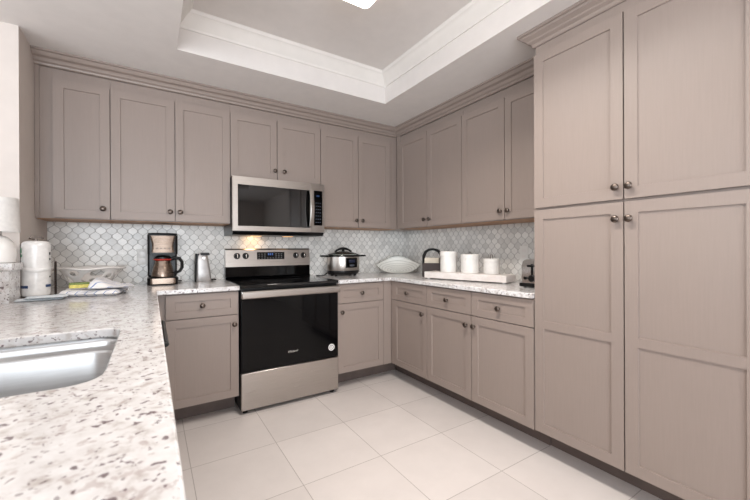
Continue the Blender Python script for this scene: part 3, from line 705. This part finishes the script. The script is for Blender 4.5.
obj('upper_fold', cloth(quad((-0.012, -0.200), (0.205, -0.170), (0.170, 0.06), (-0.020, 0.11)), 0.0365, 0.022, lambda u, v: 0.050*math.exp(-((u-0.2)/0.28)**2)*(0.7+0.3*v)-0.014*u+0.006*math.sin(9*u+4*v), 0.006, seed=4, er=0.2), TW, t, smooth=1.5)
t = thing('scrub_sponge', 'yellow sponge with green scouring side lying on the striped towel', 'sponge', (-2.468, -0.660, ZC1+0.0425), 0.2)
obj('sponge_foam', B((-0.045, 0.045, -0.030, 0.030, 0.0, 0.020)), plain('yellow_foam', (222, 210, 120), 0.9, var=0.08, scale=120), t, bevel=0.004)
obj('scour_pad', B((-0.044, 0.044, -0.029, 0.029, 0.0202, 0.030)), plain('green_scour', (122, 138, 84), 0.95, var=0.15, scale=150), t, bevel=0.002)
# pale blue pot holders
PADM = plain('pale_blue_cotton', (216, 223, 228), 0.85, var=0.04, scale=90)
def leaf(w, l):
    return lambda u, v: ((u-0.5)*l, (v-0.5)*w*(0.12+0.88*math.sin(PI*min(1, u*0.58+0.12))**0.8))
for nm, x, y, rz, z, l, w, lab in (('left', -2.607, -0.800, 0.12, 0.0, 0.185, 0.11, 'pale blue leaf-shaped cloth pad, the lower left one by the granite splash'),
                             ('right', -2.575, -0.815, 0.12, 0.0125, 0.165, 0.10, 'pale blue cloth pad lying over the other one, next to the striped towel')):
    o = tag(obj('cloth_pad', cloth(leaf(w, l), 0, 0.011, lambda u, v: 0.0, 0.001, 2, 20, 10), PADM, smooth=1.5), lab, 'pot holder', 'pale blue cloth pads')
    o.location = (x, y, ZC1+z); o.rotation_euler = (0, 0, rz)
# lamp on the raised bar
t = thing('table_lamp', 'small white ceramic lamp with white drum shade on the raised bar', 'lamp', (-2.768, -0.728, 1.1072))
obj('lamp_base', lathe([(0, 0), (0.050, 0), (0.056, 0.006), (0.060, 0.035), (0.058, 0.07), (0.048, 0.105), (0.030, 0.128), (0.014, 0.137), (0, 0.137)], 36), WHITE, t)
obj('lamp_neck', lathe([(0, 0.1372), (0.009, 0.1372), (0.007, 0.145), (0.007, 0.170), (0, 0.170)], 16), CHROME, t)
sh = obj('lamp_shade', lathe([(0.0755, 0.158), (0.067, 0.330), (0.0655, 0.330), (0.074, 0.158), (0.0755, 0.158)], 40), SHADE, t)
obj('shade_spider', B((-0.068, 0.068, -0.0015, 0.0015, 0.168, 0.171), (-0.0015, 0.0015, -0.068, 0.068, 0.168, 0.171)), CHROME, sh, smooth=0)

# ------------------------------------------------------------------ small things: right worktop
# slow cooker
t = thing('slow_cooker', 'oval stainless slow cooker with black handles and glass lid', 'slow cooker', (-0.556, -0.215, ZC1), -0.12)
SY = 0.74
obj('cooker_base', lathe([(0, 0.014), (0.135, 0.014), (0.150, 0.020), (0.158, 0.040), (0.158, 0.052), (0, 0.052)], 48, sy=SY), BLACK, t)
for a in (40, 140, 220, 320):
    obj('foot', lathe([(0, 0), (0.012, 0), (0.014, 0.016), (0, 0.016)], 14, c=(0.125*math.cos(math.radians(a)), 0.125*SY*math.sin(math.radians(a)), 0)), BLACK, t)
obj('cooker_body', lathe([(0.0, 0.0522), (0.157, 0.0522), (0.161, 0.060), (0.163, 0.120), (0.163, 0.182), (0.0, 0.182)], 48, sy=SY), STEEL, t)
obj('cooker_rim', lathe([(0.0, 0.1822), (0.172, 0.1822), (0.174, 0.188), (0.170, 0.195), (0.150, 0.197), (0, 0.1965)], 48, sy=SY), BLACK, t)
for s in (-1, 1):
    obj('side_handle', tube([(s*0.150, -0.028, 0.188), (s*0.195, -0.034, 0.190), (s*0.222, -0.020, 0.190), (s*0.222, 0.020, 0.190), (s*0.195, 0.034, 0.190), (s*0.150, 0.028, 0.188)], 0.0085, 8), BLACK, t)
ld = obj('lid', lathe([(0.160, 0.198), (0.157, 0.206), (0.130, 0.216), (0.085, 0.228), (0.04, 0.234), (0, 0.235)], 48, sy=SY), clear('lid_glass', (225, 232, 230), 0.04), t, label='clear glass lid')
obj('lid_handle', tube([(-0.085, 0, 0.2295), (-0.060, 0, 0.246), (-0.030, 0, 0.258), (0, 0, 0.262), (0.030, 0, 0.258), (0.060, 0, 0.246), (0.085, 0, 0.2295)], [0.007, 0.010, 0.012, 0.013, 0.012, 0.010, 0.007], 10), BLACK, ld)
obj('lid_knob', lathe([(0.018, 0.2352), (0.012, 0.248), (0.008, 0.256)], 16), BLACK, ld)
def on_oval(a, z, r): return (r*math.cos(a), r*SY*math.sin(a), z)
def opatch(a0, a1, z0, z1, r0, r1, n=10):
    bm = bmesh.new(); A = [math.radians(a0+(a1-a0)*i/n) for i in range(n+1)]
    return loft([[on_oval(a, z0, r1), on_oval(a, z1, r1), on_oval(a, z1, r0), on_oval(a, z0, r0)] for a in A], True, True, bm)
cpn = obj('control_panel', opatch(263, 309, 0.080, 0.172, 0.160, 0.1665), BGLASS, t, smooth=0.6, label='black control panel')
obj('cooker_display', opatch(274, 298, 0.128, 0.156, 0.1664, 0.1672), emit('dim_blue_display', (24, 30, 52), 0.02), cpn)
obj('touch_key', opatch(277, 295, 0.094, 0.110, 0.1664, 0.1672), plain('grey_keys', (70, 74, 82), 0.5), cpn)
obj('power_cord', tube([(-0.150, 0.03, 0.03), (-0.185, 0.0, 0.012), (-0.215, -0.02, 0.007), (-0.245, -0.015, 0.007), (-0.262, 0.01, 0.007)], 0.006, 8), BLACK, t)
# leaf dish leaning in the corner
LEAFM = new_mat('white_ribbed_ceramic', (222, 222, 216), 0.35); nt = NT(LEAFM)
tc = nt.n('ShaderNodeTexCoord'); mp = nt.n('ShaderNodeMapping'); mp.inputs['Scale'].default_value = (1.0, 2.3, 1.0); nt.l(tc.outputs['Object'], mp.inputs[0])
ln = nt.n('ShaderNodeVectorMath', operation='LENGTH'); nt.l(mp.outputs[0], ln.inputs[0])
wv = nt.math('FRACT', nt.math('MULTIPLY', ln.outputs['Value'], 34.0)); li = nt.math('LESS_THAN', wv, 0.18)
nt.l(nt.mix(li, (226, 226, 220), (188, 188, 182)), nt.b.inputs['Base Color'])
t = thing('leaf_dish', 'white pointed oval dish with ribbed pattern propped in the right corner', 'dish', (0.082, -0.243, ZC1), -0.55)
bm = bmesh.new(); NU, NV = 32, 14; G = []
tilt = math.radians(50)
def leafp(u, v, off):
    x = (u*2-1)*0.235; hw = 0.112*max(0.0, 1-abs(u*2-1)**2.1)+0.002
    w = (v*2-1)*hw; dpt = 0.055*(1-(w/0.114)**2)*(1-(x/0.235)**2)
    y, z = w*math.sin(tilt*0+0)+0.0, 0
    # local frame: w up the tilted face, dpt pushes back/down
    yy = w*math.cos(tilt)+(dpt+off)*math.sin(tilt); zz = w*math.sin(tilt)-(dpt+off)*math.cos(tilt)
    return Vector((x, yy, zz))
for off in (0.0, 0.007):
    G.append([[bm.verts.new(leafp(i/NU, j/NV, off)) for i in range(NU+1)] for j in range(NV+1)])
for g in G:
    for j in range(NV):
        for i in range(NU): bm.faces.new((g[j][i], g[j][i+1], g[j+1][i+1], g[j+1][i]))
for j in (0, NV):
    for i in range(NU): bm.faces.new((G[0][j][i], G[0][j][i+1], G[1][j][i+1], G[1][j][i]))
for i in (0, NU):
    for j in range(NV): bm.faces.new((G[0][j][i], G[0][j+1][i], G[1][j+1][i], G[1][j][i]))
zmin = min(v.co.z for v in bm.verts)
for v in bm.verts: v.co.z -= zmin
obj('dish_body', bm, LEAFM, t, smooth=0.9)
rim = [leafp(i/NU, 1.0, 0.003)-Vector((0, 0, zmin)) for i in range(NU+1)]
obj('dish_rim', tube(rim, 0.0035, 8), plain('dark_rim_glaze', (112, 116, 112), 0.4), t, label='thin dark glazed rim')
# napkin holder
t = thing('napkin_holder', 'dark napkin holder with black arched handle left of the canisters', 'napkin holder', (0.05, -0.815, ZC1), -0.95)
DARK = plain('dark_brown_wood', (62, 48, 46), 0.5)
obj('holder_tray', B((-0.080, 0.080, -0.05, 0.05, 0.0, 0.012), (-0.080, 0.080, -0.05, -0.042, 0.012, 0.125), (-0.080, 0.080, 0.042, 0.05, 0.012, 0.125), (-0.080, -0.072, -0.042, 0.042, 0.012, 0.125), (0.072, 0.080, -0.042, 0.042, 0.012, 0.125)), DARK, t, smooth=0)
hp = [(-0.086, 0, 0.0), (-0.086, 0, 0.17)]+[(-0.086+0.022*(1-math.cos(a)), 0, 0.17+0.05*math.sin(a)) for a in [math.radians(d) for d in (25, 50, 75, 90)]]
hp2 = [(x*-1, y, z) for x, y, z in reversed(hp)]
L = [[(x, y+b, z+a) if False else (x+a*0.4, y+b, z+a) for a, b in ((-0.008, -0.02), (0.008, -0.02), (0.008, 0.02), (-0.008, 0.02))] for x, y, z in []]
path = [(-0.0855, 0, 0.0), (-0.0855, 0, 0.13), (-0.080, 0, 0.19), (-0.062, 0, 0.228), (-0.030, 0, 0.246), (0.0, 0, 0.250), (0.030, 0, 0.246), (0.062, 0, 0.228), (0.080, 0, 0.19), (0.0855, 0, 0.13), (0.0855, 0, 0.0)]
L = []
for i, q in enumerate(path):
    d = (Vector(path[min(i+1, len(path)-1)])-Vector(path[max(i-1, 0)])).normalized(); nrm = Vector((-d.z, 0, d.x)); th = 0.005 if i in (0, 1, 9, 10) else 0.010
    L.append([Vector(q)+nrm*a*th+Vector((0, b*0.022, 0)) for a, b in ((-1, -1), (1, -1), (1, 1), (-1, 1))])
obj('arched_handle', loft(L), plain('matte_black_metal', (8, 8, 8), 0.6, spec=0.25), t, smooth=0.7)
tag(obj('napkin_pack', B((-0.066, 0.066, -0.036, 0.034, 0.013, 0.172)), plain('cream_paper', (212, 202, 186), 0.9), loc=(0.05, -0.815, ZC1), bevel=0.004),
    'cream napkin pack standing in the dark arched holder', 'napkins').rotation_euler = (0, 0, -0.95)
# riser tray and canisters
MARB = new_mat('white_marble_board', (232, 224, 218), 0.4); nt = NT(MARB)
nt.l(nt.ramp(nt.noise(nt.coord((1, 1, 1), (0, 0, 0.6)), 8, 5, 0.7), [(0.35, (226, 216, 210)), (0.6, (238, 232, 228))]), nt.b.inputs['Base Color'])
A0, A1 = Vector((-0.150, -0.935)), Vector((0.015, -1.635)); ln_ = (A1-A0).length; ang = math.atan2(A1.y-A0.y, A1.x-A0.x)
t = thing('riser_tray', 'long white marble-look riser board under the three canisters', 'tray', (A0.x, A0.y, ZC1), ang)
TH = 0.060
obj('board', B((0, ln_, 0, 0.165, 0.008, TH)), MARB, t, bevel=0.003)
for x in (0.03, ln_-0.03):
    for y in (0.025, 0.14):
        obj('foot', lathe([(0, 0), (0.012, 0), (0.012, 0.008), (0, 0.008)], 14, c=(x, y, 0)), WPLAS, t)
dirv = (A1-A0).normalized(); nv = Vector((-dirv.y, dirv.x))
CAN = plain('white_stoneware', (228, 224, 219), 0.4, var=0.03, scale=25)
yaw = math.radians(32.4625)
def along(px):
    th = yaw+math.atan((px-375)/352.0); d = Vector((math.sin(th), math.cos(th))); c = Vector((-2.1231, -3.2515)); q = A0+nv*0.085
    # intersect the tray's middle line
    det = d.x*(-dirv.y)+dirv.x*d.y; r = q-c
    s = (d.x*r.y-d.y*r.x)/(d.y*dirv.x-d.x*dirv.y) if abs(d.y*dirv.x-d.x*dirv.y) > 1e-9 else 0
    return q+dirv*s
for px, r, hgt, lab, loop in ((448.3, 0.068, 0.172, 'tallest white canister, leftmost on the riser board', 0.004), (470.0, 0.072, 0.150, 'middle white canister on the riser board with a short wire loop', 0.018), (491.5, 0.060, 0.118, 'smallest white canister, nearest the pantry, with a tall lid loop', 0.036)):
    q = along(px)
    t = thing('canister', lab, 'canister', (q.x, q.y, ZC1+TH+0.0003), 0, 'white canisters on the riser board')
    pr = [(0, 0), (r*0.94, 0), (r*0.985, 0.004), (r*0.985, 0.02), (r, hgt*0.35), (r*0.97, hgt*0.74), (r*0.96, hgt*0.76), (0, hgt*0.76)]
    obj('canister_body', lathe(pr, 40), CAN, t)
    lid = obj('lid', lathe([(0, hgt*0.7605), (r*1.03, hgt*0.7605), (r*1.035, hgt*0.775), (r*1.02, hgt*0.96), (r*0.95, hgt), (0, hgt)], 40), CAN, t)
    obj('lid_loop', tube([(-0.010, 0, hgt-0.001), (-0.012, 0, hgt+loop*0.6), (-0.006, 0, hgt+loop), (0.004, 0, hgt+loop*0.9), (0.012, 0, hgt+loop*0.5), (0.012, 0, hgt-0.001)], 0.0022, 8), PEWTER, lid, label='dark wire loop')
# toaster, end on
t = thing('toaster', 'chrome toaster with black base and lever at the pantry side', 'toaster', (-0.075, -1.893, ZC1), -PI/2)
sec = lambda k, y: [(x*k, y, z) for x, z in ((-0.074, 0.030), (-0.077, 0.09), (-0.076, 0.145), (-0.066, 0.172), (-0.045, 0.184), (0.045, 0.184), (0.066, 0.172), (0.076, 0.145), (0.077, 0.09), (0.074, 0.030))]
obj('toaster_shell', loft([sec(0.97, 0.004), sec(1.0, 0.012), sec(1.0, 0.255), sec(0.97, 0.265)]), CHROME, t, smooth=0.8)
obj('toaster_base', B((-0.088, 0.088, -0.006, 0.275, 0.006, 0.031)), BLACK, t, bevel=0.006, segs=3)
for x in (-0.06, 0.06):
    for y in (0.02, 0.25): obj('foot', lathe([(0, 0), (0.010, 0), (0.010, 0.006), (0, 0.006)], 12, c=(x, y, 0)), BLACK, t)
obj('lever_slot', B((-0.006, 0.006, 0.0005, 0.0045, 0.055, 0.155)), BLACK, t, smooth=0)
obj('lever', B((-0.022, 0.022, -0.022, 0.003, 0.135, 0.150)), BLACK, t, bevel=0.004)
obj('browning_dial', lathe([(0.022, 0), (0.022, 0.010), (0.018, 0.014), (0, 0.014)], 24, '-y', (0, 0.003, 0.062)), BLACK, t)
for x in (-0.046, 0.046): obj('button', lathe([(0.010, 0), (0.010, 0.008), (0, 0.008)], 16, '-y', (x, 0.003, 0.062)), BLACK, t)
for x in (-0.03, 0.03): obj('bread_slot', B((x-0.014, x+0.014, 0.04, 0.23, 0.1835, 0.1850)), BLACK, t, smooth=0)
